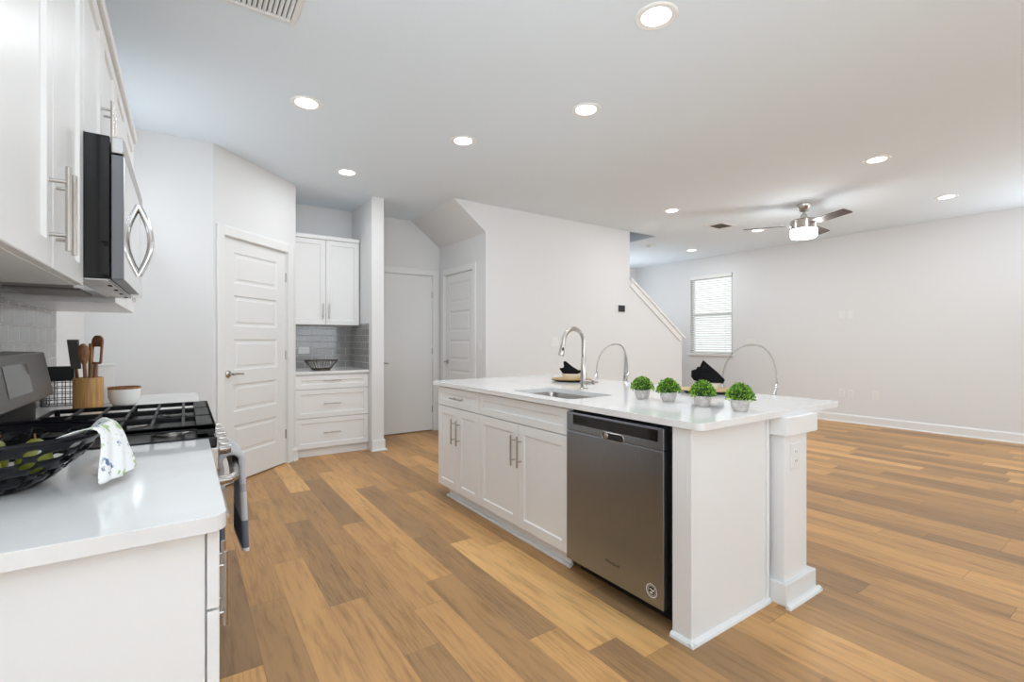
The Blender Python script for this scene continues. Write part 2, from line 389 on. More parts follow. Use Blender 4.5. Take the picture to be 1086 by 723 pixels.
b.box(XR+.03, -2.8, .85, XR+.08, .6, .91); b.box(XR+.03, -2.8, 2.34, XR+.08, .6, 2.4)
struct(b.build('window_6', trim_m))  # added window frame, unseen, for the right fill lamp
b = B(); b.box(XL-.08, 3.70, 1.60, XL-.03, 3.75, 2.42); b.box(XL-.08, 4.48, 1.60, XL-.03, 4.53, 2.42); b.box(XL-.08, 3.70, 1.60, XL-.03, 4.53, 1.65); b.box(XL-.08, 3.70, 2.37, XL-.03, 4.53, 2.42)
struct(b.build('window_8', trim_m))  # added high window, hidden by the upper cabinets, made for its fill lamp
# stairs behind the sloped half wall
b = B()
for k in range(9): b.box(6.6-.27*(k+1), YS+.1, 0, 6.6-.27*k, 5.9, .17*(k+1)-.02)
struct(b.build('floor_stairs', floor_m))

# baseboards and shoe mouldings
def baseboard(name, p0, p1, nrm, h=.125, shoe=True):
    p0, p1, nrm = Vector(p0), Vector(p1), Vector(nrm)
    prof = [(0, 0), (.026, 0), (.024, .010), (.015, .018), (.015, h-.02), (.010, h-.008), (.006, h), (0, h)]
    b = B(); A = [b.bm.verts.new(p0 + nrm*q[0] + Vector((0,0,q[1]))) for q in prof]; D = [b.bm.verts.new(p1 + nrm*q[0] + Vector((0,0,q[1]))) for q in prof]
    b.bm.faces.new(A); b.bm.faces.new(D)
    for i in range(len(prof)): j = (i+1) % len(prof); b.bm.faces.new((A[i], A[j], D[j], D[i]))
    return struct(b.build(name, trim_m))
baseboard('baseboard_far', (XR, SY, 0), (XR, YB, 0), (-1, 0, 0))
baseboard('baseboard_rear', (6.2, YB, 0), (XR, YB, 0), (0, -1, 0))
baseboard('baseboard_left', (XL, 3.68, 0), (XL, YK, 0), (1, 0, 0))
baseboard('baseboard_kitchen', (XL, YK, 0), (.19, YK, 0), (0, -1, 0))
baseboard('baseboard_stairs', (WX, YS, 0), (6.67, YS, 0), (0, -1, 0))
p_ = PL0 + DIR*(s1+.085); q_ = PL0 + DIR*(PLEN+.012)
baseboard('baseboard_pantry', p_, q_, (.7071, -.7071, 0))
b = B(); b.box(PIL0, PILY-.015, 0, PIL1+.015, PILY, .125); b.box(PIL1, PILY, 0, PIL1+.015, YN, .125)
b.box(PIL0-.012, PILY-.034, 0, PIL1+.034, PILY, .018); b.box(PIL1, PILY, 0, PIL1+.034, YN, .018)
struct(b.build('baseboard_pilaster', trim_m, bevel=.006))
# stair rail cap and trim board on the sloped half wall
sl = Vector((6.67-5.43, 0, 1.30-2.145)).normalized(); nn = Vector((-sl.z, 0, sl.x))
if nn.z < 0: nn = -nn
def slope_board(name, off0, off1, y0, y1, l0, l1):
    a = Vector((5.43, 0, 2.145)); b_ = Vector((6.67, 0, 1.30))
    P = [a + nn*off0 + sl*l0, b_ + nn*off0 + sl*l1, b_ + nn*off1 + sl*l1, a + nn*off1 + sl*l0]
    return struct(B().prism([(p.x, p.z) for p in P], 'y', y0, y1).build(name, trim_m, bevel=.004))
slope_board('trim_1', 0, .035, YS-.035, YS+.135, 0, .05)
slope_board('trim_2', -.085, 0, YS-.018, YS, .05, .0)

# ------------------------------------------------------------------ doors
def panel_leaf(W, Hh, t, panels):
    """moulded leaf: front at y=0 (facing -y), panels = list of (x0,z0,x1,z1)"""
    b = B(); bm = b.bm
    if panels:
        xs = [0, panels[0][0], panels[0][2], W]; zs = [0] + [z for p in panels for z in (p[1], p[3])] + [Hh]
        for i in range(3):
            for j in range(len(zs)-1):
                x0, x1, z0, z1 = xs[i], xs[i+1], zs[j], zs[j+1]
                if i == 1 and j % 2 == 1:
                    rings = [(0, 0), (.010, .008), (.030, .008), (.042, .003)]
                    V = [[bm.verts.new((x, d, z)) for x, z in ((x0+q, z0+q), (x1-q, z0+q), (x1-q, z1-q), (x0+q, z1-q))] for q, d in rings]
                    for a, c_ in zip(V, V[1:]):
                        for k in range(4): bm.faces.new((a[k], a[(k+1) % 4], c_[(k+1) % 4], c_[k]))
                    bm.faces.new(V[-1])
                else: b.quad((x0, 0, z0), (x1, 0, z0), (x1, 0, z1), (x0, 0, z1))
        b.quad((0, t, 0), (0, t, Hh), (W, t, Hh), (W, t, 0)); b.quad((0, 0, 0), (0, 0, Hh), (0, t, Hh), (0, t, 0)); b.quad((W, 0, 0), (W, t, 0), (W, t, Hh), (W, 0, Hh))
        b.quad((0, 0, Hh), (W, 0, Hh), (W, t, Hh), (0, t, Hh)); b.quad((0, 0, 0), (0, t, 0), (W, t, 0), (W, 0, 0))
        bmesh.ops.remove_doubles(bm, verts=bm.verts[:], dist=1e-5)
    else: b.box(0, 0, 0, W, t, Hh)
    return b
def lever(parent, x, z, dirn, y=-.0):
    b = B(); b.lathe([(.0, -.016), (.024, -.014), (.031, -.008), (.032, 0)], (x, y, z), 24, 'y')
    b.tube([(x, y-.01, z), (x, y-.05, z)], .011, 12)
    b.tube([(x, y-.05, z), (x+dirn*.03, y-.056, z+.002), (x+dirn*.075, y-.056, z), (x+dirn*.12, y-.052, z-.004)], [.011, .010, .008, .007], 12)
    return b.build('lever_handle', nickel_m, parent, smooth=True)
def hinge(parent, x, z, y=-.004):
    return B().tube([(x, y, z-.045), (x, y, z+.045)], .008, 10).build('hinge', nickel_m, parent, smooth=True)
def door(name, M, W, Hh, panels, lever_x, lever_dir, hinge_x, hinges, left=True, right=True, lz=.955, rec=.012, cw=.085, gap=.012):
    lf = panel_leaf(W-.010, Hh-gap-.008, .035, panels)
    o = struct(lf.build(name, door_m)); o.matrix_world = M @ Matrix.Translation((.005, rec, gap))
    lever(o, lever_x-.005, lz-gap, lever_dir)
    for z in hinges: hinge(o, hinge_x-.005, z-gap)
    b = B()
    def leg(x0, x1): b.box(x0, -.018, 0, x1, -.0, Hh+cw)
    if left: leg(-cw, -.004)
    if right: leg(W+.004, W+cw)
    b.box(-.004, -.018, Hh, W+.004, 0, Hh+cw)
    b.box(-.004, 0, 0, .003, .07, Hh); b.box(W-.003, 0, 0, W+.004, .07, Hh); b.box(-.004, 0, Hh-.006, W+.004, .07, Hh+.004)
    c = b.build('casing', trim_m, o, bevel=.004); c.matrix_parent_inverse = Matrix(); c.location = (-.005, -rec, -gap)
    return o
pz = [(.244, .50), (.622, .862), (.985, 1.256), (1.367, 1.638), (1.745, 2.012)]
door('door_1', diag @ Matrix.Translation((s0, 0, 0)), s1-s0, dh, [(.125, a-.012, .685, c_-.012) for a, c_ in pz], .062, 1, .82, (.30, 1.10, 1.88), lz=.955, cw=.080)
door('door_2', Matrix.Translation((d2x0, YN, 0)), d2x1-d2x0, d2h, [], .060, 1, .822, (.30, 1.10, 1.88), lz=.95, cw=.08)
door('door_3', Matrix.Translation((WX, d3y1, 0)) @ Matrix.Rotation(-PI/2, 4, 'Z'), d3y1-d3y0, d3h, [(.12, a-.012, .66, c_-.012) for a, c_ in pz], .065, 1, .777, (.30, 1.10, 1.88), lz=.96, cw=.08)

# ------------------------------------------------------------------ window in the far wall with blind
M = Matrix.Translation((XR, wy1, wz0)) @ Matrix.Rotation(-PI/2, 4, 'Z')      # local x: along wall to the right, local y: outwards
WW, WH = wy1-wy0, wz1-wz0
b = B()
b.box(0, .05, 0, .05, .095, WH); b.box(WW-.05, .05, 0, WW, .095, WH); b.box(0, .05, 0, WW, .095, .05); b.box(0, .05, WH-.05, WW, .095, WH); b.box(.05, .055, WH/2-.03, WW-.05, .09, WH/2+.03)
wo = struct(b.build('window_1', plastic_m, bevel=.004)); wo.matrix_world = M
for z0, z1 in ((.05, WH/2-.03), (WH/2+.03, WH-.05)):
    box(.05, .068, z0, WW-.05, .074, z1).build('pane', pane_m, wo)
box(-.03, -.03, -.03, WW+.03, .05, 0).build('sill', trim_m, wo, bevel=.005)
bl = thing('window_blind', 'white horizontal slat blind hanging in the far wall window', 'blind', (XR, wy1, wz0), -PI/2)
box(.012, -.01, WH-.065, WW-.012, .045, WH-.002).build('headrail', blind_m, bl, bevel=.004)
b = B(); NS = 33
for k in range(NS):
    z = .045 + k*(WH-.125)/(NS-1); c_, s_ = math.cos(.46), math.sin(.46)
    pts = [(-.024*c_, -.024*s_), (.024*c_, .024*s_)]
    y0, dz0, y1, dz1 = .018+pts[0][0], pts[0][1], .018+pts[1][0], pts[1][1]
    b.prism([(y0, z+dz0), (y1, z+dz1), (y1, z+dz1+.003), (y0, z+dz0+.003)], 'x', .014, WW-.014)
b.build('slats', blind_m, bl)
box(.014, -.008, .004, WW-.014, .04, .026).build('bottom_rail', blind_m, bl, bevel=.003)
for x in (.13, WW-.13): B().tube([(x, -.012, .02), (x, -.012, WH-.06)], .0022, 6).build('ladder_cord', blind_m, bl)
B().tube([(.09, -.016, .55), (.09, -.016, WH-.06)], .004, 8).build('tilt_wand', plastic_m, bl)

# ------------------------------------------------------------------ cabinetry
def shaker(b, x0, z0, w, h, y=0, t=.02, rail=.058, depth=.009):
    bm = b.bm; r2 = rail+.006
    rc = lambda q, d: [bm.verts.new((x, d, z)) for x, z in ((x0+q, z0+q), (x0+w-q, z0+q), (x0+w-q, z0+h-q), (x0+q, z0+h-q))]
    R = [rc(0, y), rc(0, y-t+.002), rc(.002, y-t), rc(rail, y-t), rc(r2, y-t+depth)]
    for a, c_ in zip(R, R[1:]):
        for k in range(4): bm.faces.new((a[k], a[(k+1) % 4], c_[(k+1) % 4], c_[k]))
    bm.faces.new(R[-1]); bm.faces.new(list(reversed(R[0]))); return b
def pull(parent, x, z, vertical, L=.19, y=-.02):
    b = B(); r = .0058; e = L/2; s_ = L*.32
    d = (0, 0, 1) if vertical else (1, 0, 0)
    P = lambda q, yy: (x+d[0]*q, yy, z+d[2]*q)
    b.tube([P(-e, y-.032), P(e, y-.032)], r, 12)
    for q in (-s_, s_): b.tube([P(q, y), P(q, y-.032)], .0045, 10)
    return b.build('handle', nickel_m, parent, smooth=True)
def front(parent, kind, x0, z0, w, h, hx=None, hz=None, vertical=True, rail=.058, L=.19):
    g = .0018
    o = shaker(B(), x0+g, z0+g, w-2*g, h-2*g, rail=rail).build(kind, cab_m, parent)
    if hx is not None: pull(o, hx, hz, vertical, L)
    return o
def cab_body(t, W, D, z0, z1, toe=0, ends=0, toey=.03):
    box(0, 0, z0, W, D, z1).build('body', cab_m, t)
    if toe: 
        b = B(); b.box(ends, toey, 0, W, toey+.02, z0); b.box(ends-.0, toey-.018, 0, W, toey, .016); b.build('toe_kick', cab_m, t, bevel=.004)

# ---- island (front faces -x): local x runs towards -y
IX = 1.72
def isl(y): return (IX, y, 0)
t = thing('island_cabinet', 'white island cabinet at the far end with one drawer over two doors', 'cabinet', isl(3.535), -PI/2)
W = 3.535-2.885
box(0, 0, .088, W, .60, .884).build('body', cab_m, t)
b = B(); b.box(.10, .03, 0, W, .05, .088); b.box(.09, .008, 0, W, .03, .018); b.build('toe_kick', cab_m, t, bevel=.004)
front(t, 'drawer', 0, .728, W, .148, W/2+.03, .803, False, .045, .19)
front(t, 'door', 0, .088, W/2, .638, W/2-.040, .55, True)
front(t, 'door', W/2, .088, W/2, .638, W/2+.040, .55, True)
t = thing('sink_cabinet', 'white island sink cabinet with false front over two wide doors', 'cabinet', isl(2.885), -PI/2)
W = 2.885-1.936
b = B(); b.box(0, 0, .088, W, .02, .884); b.box(0, .02, .088, .018, .60, .884); b.box(W-.018, .02, .088, W, .60, .884); b.box(.018, .58, .088, W-.018, .60, .884); b.box(.018, .02, .088, W-.018, .58, .106)
b.build('body', cab_m, t)
b = B(); b.box(0, .03, 0, W-.04, .05, .088); b.box(0, .008, 0, W-.03, .03, .018); b.build('toe_kick', cab_m, t, bevel=.004)
front(t, 'false_front', 0, .728, W, .148, rail=.045)
front(t, 'door', 0, .088, W/2, .638, W/2-.034, .562, True)
front(t, 'door', W/2, .088, W/2, .638, W/2+.034, .562, True)
# end panel with filler stile, shoe moulding, back wall and leg post
t = thing('island_end_panel', 'white end panel closing the near end of the island beside the dishwasher', 'panel', (0, 0, 0))
box(1.70, 1.185, 0, 2.30, 1.205, .884).build('panel', cab_m, t, bevel=.002)
box(1.70, 1.205, 0, 1.72, 1.278, .884).build('stile', cab_m, t, bevel=.002)
box(2.275, 1.178, .02, 2.30, 1.185, .884).build('batten', cab_m, t, bevel=.002)
b = B(); b.prism([(1.185, 0), (1.165, 0), (1.168, .010), (1.178, .019), (1.185, .020)], 'x', 1.68, 2.30)
b.prism([(1.70, 0), (1.68, 0), (1.683, .010), (1.692, .019), (1.70, .020)], 'y', 1.165, 1.278); b.build('shoe_moulding', trim_m, t)
t = thing('island_half_wall', 'white half wall along the seating side of the island, ending in a square post', 'panel', (0, 0, 0))
box(2.36, 1.34, 0, 2.50, 3.53, .884).build('wall_panel', cab_m, t)
box(2.322, 1.12, 0, 2.54, 1.34, .884).build('post', cab_m, t, bevel=.003)
box(2.302, 1.096, .795, 2.60, 1.36, .884).build('capital', cab_m, t, bevel=.003)
b = B(); b.box(2.302, 1.10, 0, 2.595, 1.36, .108); b.build('plinth', trim_m, t, bevel=.005)
b = B(); b.prism([(1.10, 0), (1.078, 0), (1.081, .011), (1.090, .019), (1.10, .020)], 'x', 2.29, 2.617)
b.prism([(2.595, 0), (2.617, 0), (2.614, .011), (2.605, .019), (2.595, .020)], 'y', 1.078, 1.38); b.build('shoe_moulding', trim_m, t)
# countertop with sink cut-out
SX0, SX1, SY0, SY1 = 1.775, 2.13, 2.01, 2.60
o = slab_with_hole(rrect(1.672, 1.122, 2.925, 3.60, (.03, .03, .03, .03)), rrect(SX0, SY0, SX1, SY1, .05), .884, .914).build('island_countertop', quartz_m, bevel=.003)
tag(o, 'white quartz countertop covering the whole island', 'countertop')
t = thing('sink', 'stainless undermount sink set into the island countertop', 'sink', (0, 0, 0))
b = B(); rows = []
for q, z in ((-.012, .8835), (-.004, .8835), (-.002, .87), (.004, .74), (.03, .715), (.13, .708)):
    rows.append([(x, y, z) for x, y in rrect(SX0+q, SY0+q, SX1-q, SY1-q, max(.05-q*.3, .02))])
V = b.grid(rows, close_u=True); b.bm.faces.new(V[-1]); b.build('basin', steel_m, t, smooth=True, solid=.0)
B().lathe([(.0, .7095), (.03, .7095), (.042, .712), (.044, .709)], ((SX0+SX1)/2, (SY0+SY1)/2, .0), 24).build('drain', chrome_m, t, smooth=True)
# faucet
t = thing('faucet', 'brushed nickel gooseneck pull-down faucet standing behind the island sink', 'faucet', (2.24, 2.40, .914))
B().lathe([(.030, 0), (.030, .004), (.023, .010), (.0215, .10), (.0165, .21), (.0145, .215)], (0, 0, 0), 24).build('body', nickel_m, t, smooth=True)
pts = [(0, 0, .205), (0, 0, .26), (0, 0, .31)] + [(-.09 + .09*math.cos(a), 0, .315+.092*math.sin(a)) for a in [PI*i/14 for i in range(1, 14)]] + [(-.181, 0, .31), (-.186, 0, .295)]
B().tube(pts, .0145, 14).build('gooseneck', nickel_m, t, smooth=True)
sp_ = B().tube([(-.184, 0, .302), (-.192, 0, .27), (-.200, 0, .237), (-.202, 0, .230)], [.0155, .018, .0205, .019], 16).build('spray_head', nickel_m, t, smooth=True)
B().tube([(-.199, -.018, .282), (-.2035, -.0195, .264)], .006, 10).build('button', blackplastic_m, sp_, smooth=True)
l_ = B().tube([(0, -.012, .050), (0, -.095, .050)], .0165, 16).build('handle', nickel_m, t, smooth=True)
B().tube([(0, -.090, .050), (.004, -.112, .052), (.010, -.135, .056)], [.008, .006, .005], 10).build('lever', nickel_m, l_, smooth=True)
# dishwasher
t = thing('dishwasher', 'dark stainless dishwasher built into the island between sink cabinet and end panel', 'dishwasher', (1.70, 1.930, 0), -PI/2)
DW = 1.930-1.306
box(.004, .022, .09, DW+.018, .58, .875).build('tub', rubber_m, t)
box(0, .08, .0, DW+.02, .10, .09).build('kick_plate', rubber_m, t)
o = box(0, -.022, .088, DW, .022, .768).build('door', dsteel_m, t, bevel=.003)
d_ = B(); d_.box(0, -.022, .770, DW, .022, .866); pf = d_.build('control_panel', dsteel_m, t, bevel=.003)
box(.052, -.0235, .806, DW-.03, -.0215, .856).build('control_strip', glassblack_m, pf)
b = B()
for k in range(12): b.box(.06+k*.0085, -.0242, .815, .0645+k*.0085, -.0234, .848)
b.build('vent_slots', rubber_m, pf)
# pocket handle
b = B(); pr_ = rrect(.262, .766, .400, .798, .015, 5)
b.bm.faces.new([b.bm.verts.new((x, -.0226, z)) for x, z in pr_]); b.build('pocket_handle', glassblack_m, o)
b = B(); rows = [[(x, yy, z) for x, z in rrect(.262-q, .766-q, .400+q, .798+q, .015+q, 5)] for q, yy in ((0, -.0225), (.0015, -.0245), (.004, -.0225))]
b.grid(rows, close_u=True); b.build('pocket_rim', steel_m, o, smooth=True)
B().lathe([(0, -.0282), (.012, -.027), (.015, -.0235), (.015, -.022)], (.288, 0, .783), 20, 'y').build('pocket_latch', steel_m, o, smooth=True)
# round sticker and small maker's lettering
b = B(); b.lathe([(.030, -.0236), (.030, -.022)], (.563, 0, .153), 32, 'y'); bd = b.build('badge', blackplastic_m, o)
b = B()
for r0, r1 in ((.026, .030), (.0185, .020)):
    rows = [[(.563+r*math.cos(2*PI*k/40), -.0239, .153+r*math.sin(2*PI*k/40)) for k in range(40)] for r in (r0, r1)]; b.grid(rows, close_u=True)
b.bm.faces.new([b.bm.verts.new((.563+x, -.0239, .153+z)) for x, z in ((-.016, .001), (-.006, .010), (.004, .004), (.015, .008), (.010, -.004), (.0, .000), (-.008, .004))])
b.bm.faces.new([b.bm.verts.new((.563+x, -.0239, .153+z)) for x, z in ((-.012, -.008), (-.002, -.005), (.010, -.011), (-.004, -.014))])
for k in range(14):
    a = 2*PI*(k+.5)/14; b.bm.faces.new([b.bm.verts.new((.563+r*math.cos(a+q), -.0239, .153+r*math.sin(a+q))) for r, q in ((.0215, -.1), (.0245, -.1), (.0245, .1), (.0215, .1))])
b.build('emblem', plastic_m, bd)
tx = bpy.data.curves.new('maker_lettering', 'FONT'); tx.body = 'Whirlpool'; tx.size = .022; tx.align_x = 'CENTER'; tx.align_y = 'CENTER'; tx.extrude = .0003
txm = mat('lettering_dark', (58, 56, 54), .5); tx.materials.append(txm)
tmp = bpy.data.objects.new('tmp', tx); me_ = bpy.data.meshes.new_from_object(tmp); bpy.data.objects.remove(tmp)
to = bpy.data.objects.new('maker_lettering', me_); COL.objects.link(to); to.parent = o; to.location = (.332, -.0226, .182); to.rotation_euler = (PI/2, 0, 0)

# ---- left run (fronts face +x): local x runs towards +y
CX = .035
LR = PI/2
t = thing('base_cabinet', 'white base cabinet in the near left corner, its plain side turned to the camera', 'cabinet', (CX, 1.072, 0), LR)
W = 1.886-1.072
box(0, .004, 0, .018, .62, .884).build('side_panel', cab_m, t)
box(.018, .0, .10, W, .62, .884).build('body', cab_m, t)
box(.018, .06, 0, W, .08, .10).build('toe_kick', cab_m, t)
front(t, 'drawer', 0, .728, W, .150, W/2, .803, False, .045)
front(t, 'door', 0, .10, W/2, .626, W/2-.04, .60, True)
front(t, 'door', W/2, .10, W/2, .626, W/2+.04, .60, True)
o = slab_with_hole(rrect(XL, 1.045, .066, 1.888, (0, .03, 0, 0)), None, .884, .914).build('countertop', quartz_m, bevel=.003)
tag(o, 'white quartz countertop in the left foreground, carrying the black bowl', 'countertop')
t = thing('base_cabinet', 'white base cabinet beyond the range, below the utensil crock', 'cabinet', (CX, 2.70, 0), LR)
W = 3.62-2.70
box(0, 0, .10, W, .62, .884).build('body', cab_m, t); box(0, .06, 0, W, .08, .10).build('toe_kick', cab_m, t)
front(t, 'drawer', 0, .728, W, .150, W/2, .803, False, .045)
front(t, 'door', 0, .10, W/2, .626, W/2-.04, .60, True); front(t, 'door', W/2, .10, W/2, .626, W/2+.04, .60, True)
o = box(XL, 2.697, .884, .066, 3.63, .914).build('countertop', quartz_m, bevel=.003)
tag(o, 'white quartz countertop beyond the range, under the crock and small bowl', 'countertop')
struct(box(XL, 1.045, .914, XL+.010, 3.622, 1.412).build('wall_backsplash_left', tile_y))
# uppers
UX = -.27
def upper(name, label, y0, y1, z0, z1, D, hz, hoff):
    t = thing(name, label, 'cabinet', (UX, y0, 0), LR); W = y1-y0
    box(0, 0, z0, W, D, z1).build('body', cab_m, t)
    front(t, 'door', 0, z0, W/2, z1-z0, W/2-hoff, hz, True); front(t, 'door', W/2, z0, W/2, z1-z0, W/2+hoff, hz, True)
    b = B(); b.box(-.0, -.036, z1, W, D, z1+.042); b.build('crown', cab_m, t, bevel=.006); return t
upper('upper_cabinet', 'white upper cabinet with two tall doors, nearest above the left countertop', 1.10, 1.900, 1.405, 2.41, .329, 1.54, .035)
upper('upper_cabinet', 'white short upper cabinet above the microwave', 1.904, 2.690, 1.872, 2.41, .329, 2.02, .035)
upper('upper_cabinet', 'white upper cabinet beyond the microwave, farthest on the left wall', 2.694, 3.62, 1.405, 2.41, .329, 1.54, .035)
# microwave
t = thing('microwave', 'stainless over-range microwave with black side and bowed handle', 'microwave', (-.19, 1.905, 1.43), LR)
W = 2.685-1.905; MH = .44
box(0, 0, 0, W, .41, MH).build('body', glassblack_m, t, bevel=.003)
b = B(); b.box(.004, .004, -.004, W-.004, .085, 0); b.build('vent_strip', steel_m, t)
for k in range(4): box(.16+k*.17, .012, -.006, .20+k*.17, .022, -.0035).build('vent_tab', rubber_m, t)
box(.05, .13, -.005, .33, .33, 0).build('grease_filter', bag_grey, t); box(.45, .13, -.005, .73, .33, 0).build('grease_filter', bag_grey, t)
DWd = .585
mwedge_m = mat('microwave_edge_grey', (112, 112, 116), .35, .3)
mirror_m = mat('mirror_steel', (206, 203, 199), .035, 1)
o = box(0, -.033, .0, DWd, -.003, MH-.055).build('door', mwedge_m, t, bevel=.003)
box(.003, -.0348, .003, DWd-.003, -.0328, MH-.058).build('door_glass', mirror_m, o)
b = B(); hx = DWd-.03
pts = [(hx, -.0345-.040*math.sin(PI*i/16), .075+(MH-.155)*i/16) for i in range(17)]
b.tube(pts, .0115, 12); b.build('handle', chrome_m, o, smooth=True)
o = box(DWd+.002, -.034, 0, W, -.003, MH-.055).build('control_panel', mirror_m, t, bevel=.003)
box(DWd+.05, -.0345, .06, W-.03, -.0338, MH-.10).build('keypad', mirror_m, o)
b = B(); b.box(0, -.034, MH-.050, W, -.003, MH); o = b.build('top_grille', steel_m, t, bevel=.003)
# range
t = thing('gas_range', 'freestanding gas range with black cast iron grates and stainless front', 'stove', (.06, 1.893, 0), LR)
W = .80; RD = .655
box(.004, .03, .05, W-.004, RD, .88).build('body', matblack_m, t)
for x, y in ((.05, .08), (W-.05, .08), (.05, .60), (W-.05, .60)): B().tube([(x, y, 0), (x, y, .05)], .018, 10).build('foot', rubber_m, t)
box(.0, -.030, .88, W, RD-.0, .918).build('cooktop', black_m, t, bevel=.006)
o = box(.004, -.036, .80, W-.004, .03, .879).build('control_panel', steel_m, t, bevel=.004)
for k in range(5):
    x = .17+k*.125
    kb = B().lathe([(.026, -.036), (.026, -.042), (.0215, -.046), (.020, -.078), (.017, -.082), (0, -.082)], (x, 0, .842), 20, 'y').build('knob', steel_m, o, smooth=True)
o = box(.004, -.034, .24, W-.004, .03, .795).build('oven_door', steel_m, t, bevel=.004)
box(.11, -.0355, .34, W-.11, -.0335, .66).build('oven_window', glassblack_m, o)
b = B(); pts = [(.045, -.034, .755), (.05, -.07, .756), (.075, -.088, .757)] + [(.075+.65*i/8, -.088-.010*math.sin(PI*i/8), .757) for i in range(1, 8)] + [(.725, -.088, .757), (.75, -.07, .756), (.755, -.034, .755)]
b.tube(pts, .0155, 12); b.build('handle', steel_m, o, smooth=True)
o = box(.004, -.030, .055, W-.004, .03, .235).build('storage_drawer', steel_m, t, bevel=.004)
# grates: three cast iron frames
for k in range(3):
    x0 = .02+k*.2545; x1 = x0+.25; y0, y1 = -.022, .50; z = .954; b = B(); r = .0052
    def bar(p, q): 
        a = Vector(p); c_ = Vector(q); d = (c_-a).normalized(); s_ = Vector((-d.y, d.x, 0))*r
        b.prism([((a+s_).x, (a+s_).y), ((a-s_).x, (a-s_).y), ((c_-s_).x, (c_-s_).y), ((c_+s_).x, (c_+s_).y)], 'z', z-.009, z+.004)
    for p, q in (((x0, y0), (x1, y0)), ((x0, y1), (x1, y1)), ((x0+r, y0), (x0+r, y1)), ((x1-r, y0), (x1-r, y1))): bar((*p, 0), (*q, 0))
    b.box(x0, y0-.004, .940, x0+.012, y1, z+.004); b.box(x1-.012, y0-.004, .940, x1, y1, z+.004); b.box(x0, y0-.004, .926, x1, y0+.05, z+.004)
    for j in range(1, 6): yy = y0+(y1-y0)*j/6; bar((x0, yy, 0), (x1, yy, 0))
    for x in (x0+.01, x1-.01):
        for yy in (y0+.01, y1-.01, (y0+y1)/2): b.box(x-.008, yy-.008, .918, x+.008, yy+.008, z)
    b.build('grate', matblack_m, t, bevel=.002)
for x, y, r in ((.145, .10, .045), (.145, .37, .036), (.40, .235, .05), (.655, .10, .036), (.655, .37, .045)):
    o = B().lathe([(r+.012, .918), (r+.012, .922), (r, .926), (r, .930)], (x, y, 0), 24).build('burner', steel_m, t, smooth=True)
    B().lathe([(r-.004, .930), (r-.004, .937), (r-.010, .940), (0, .940)], (x, y, 0), 24).build('burner_cap', matblack_m, o, smooth=True)
# back console, leaning slightly back
b = B(); b.prism([(.505, 1.02), (.535, 1.195), (.645, 1.200), (.645, .918), (.60, .918), (.60, 1.00)], 'x', 0, W)
o = b.build('console', console_m, t, bevel=.005)
def face_pt(x, s_, e): return (x, .505+.03*s_-e, 1.02+.175*s_)
b = B()
for x0, x1, q0, q1, e in ((.22, .50, .22, .80, .0012),):
    b.quad(face_pt(x0, q0, e), face_pt(x1, q0, e), face_pt(x1, q1, e), face_pt(x0, q1, e))
b.build('display', glassblack_m, o)
b = B(); b.box(0, .56, .919, W, .600, 1.0); b.build('console_recess', rubber_m, t)

# ---- niche
NY = 5.42
t = thing('drawer_cabinet', 'white base cabinet of three drawers in the tiled niche', 'cabinet', (PX+.002, NY, 0), 0)
W = PIL0-PX-.004
box(0, 0, .088, W, YN-NY-.002, .884).build('body', cab_m, t)
b = B(); b.box(0, .02, 0, W, .04, .088); b.build('toe_kick', cab_m, t)
for z0, z1, hz in ((.722, .870, .812), (.415, .720, .566), (.092, .413, .252)):
    front(t, 'drawer', 0, z0, W, z1-z0, W/2-.018, hz, False, .05, .18)
o = box(PX+.001, NY-.035, .884, PIL0-.001, YN-.001, .914).build('countertop', quartz_m, bevel=.003)
tag(o, 'white quartz countertop on the niche drawers, under the wire bowl', 'countertop')
struct(box(PX+.001, YN-.010, .914, PIL0-.001, YN-.0005, 1.412).build('wall_backsplash_niche', tile_x))
struct(box(PIL0-.010, NY-.03, .914, PIL0-.0005, YN-.010, 1.442).build('wall_backsplash_niche_side', tile_y))
t = thing('upper_cabinet', 'white two-door wall cabinet with crown in the niche above grey tile', 'cabinet', (PX+.002, 5.74, 0), 0)
W = PIL0-PX-.014
box(0, 0, 1.425, W, YN-5.74-.001, 2.40).build('body', cab_m, t)
front(t, 'door', 0, 1.425, W/2, .975, W/2-.033, 1.582, True, .055, .175); front(t, 'door', W/2, 1.425, W/2, .975, W/2+.033, 1.582, True, .055, .175)
box(0, -.036, 2.40, W, YN-5.74-.001, 2.445).build('crown', cab_m, t, bevel=.006)

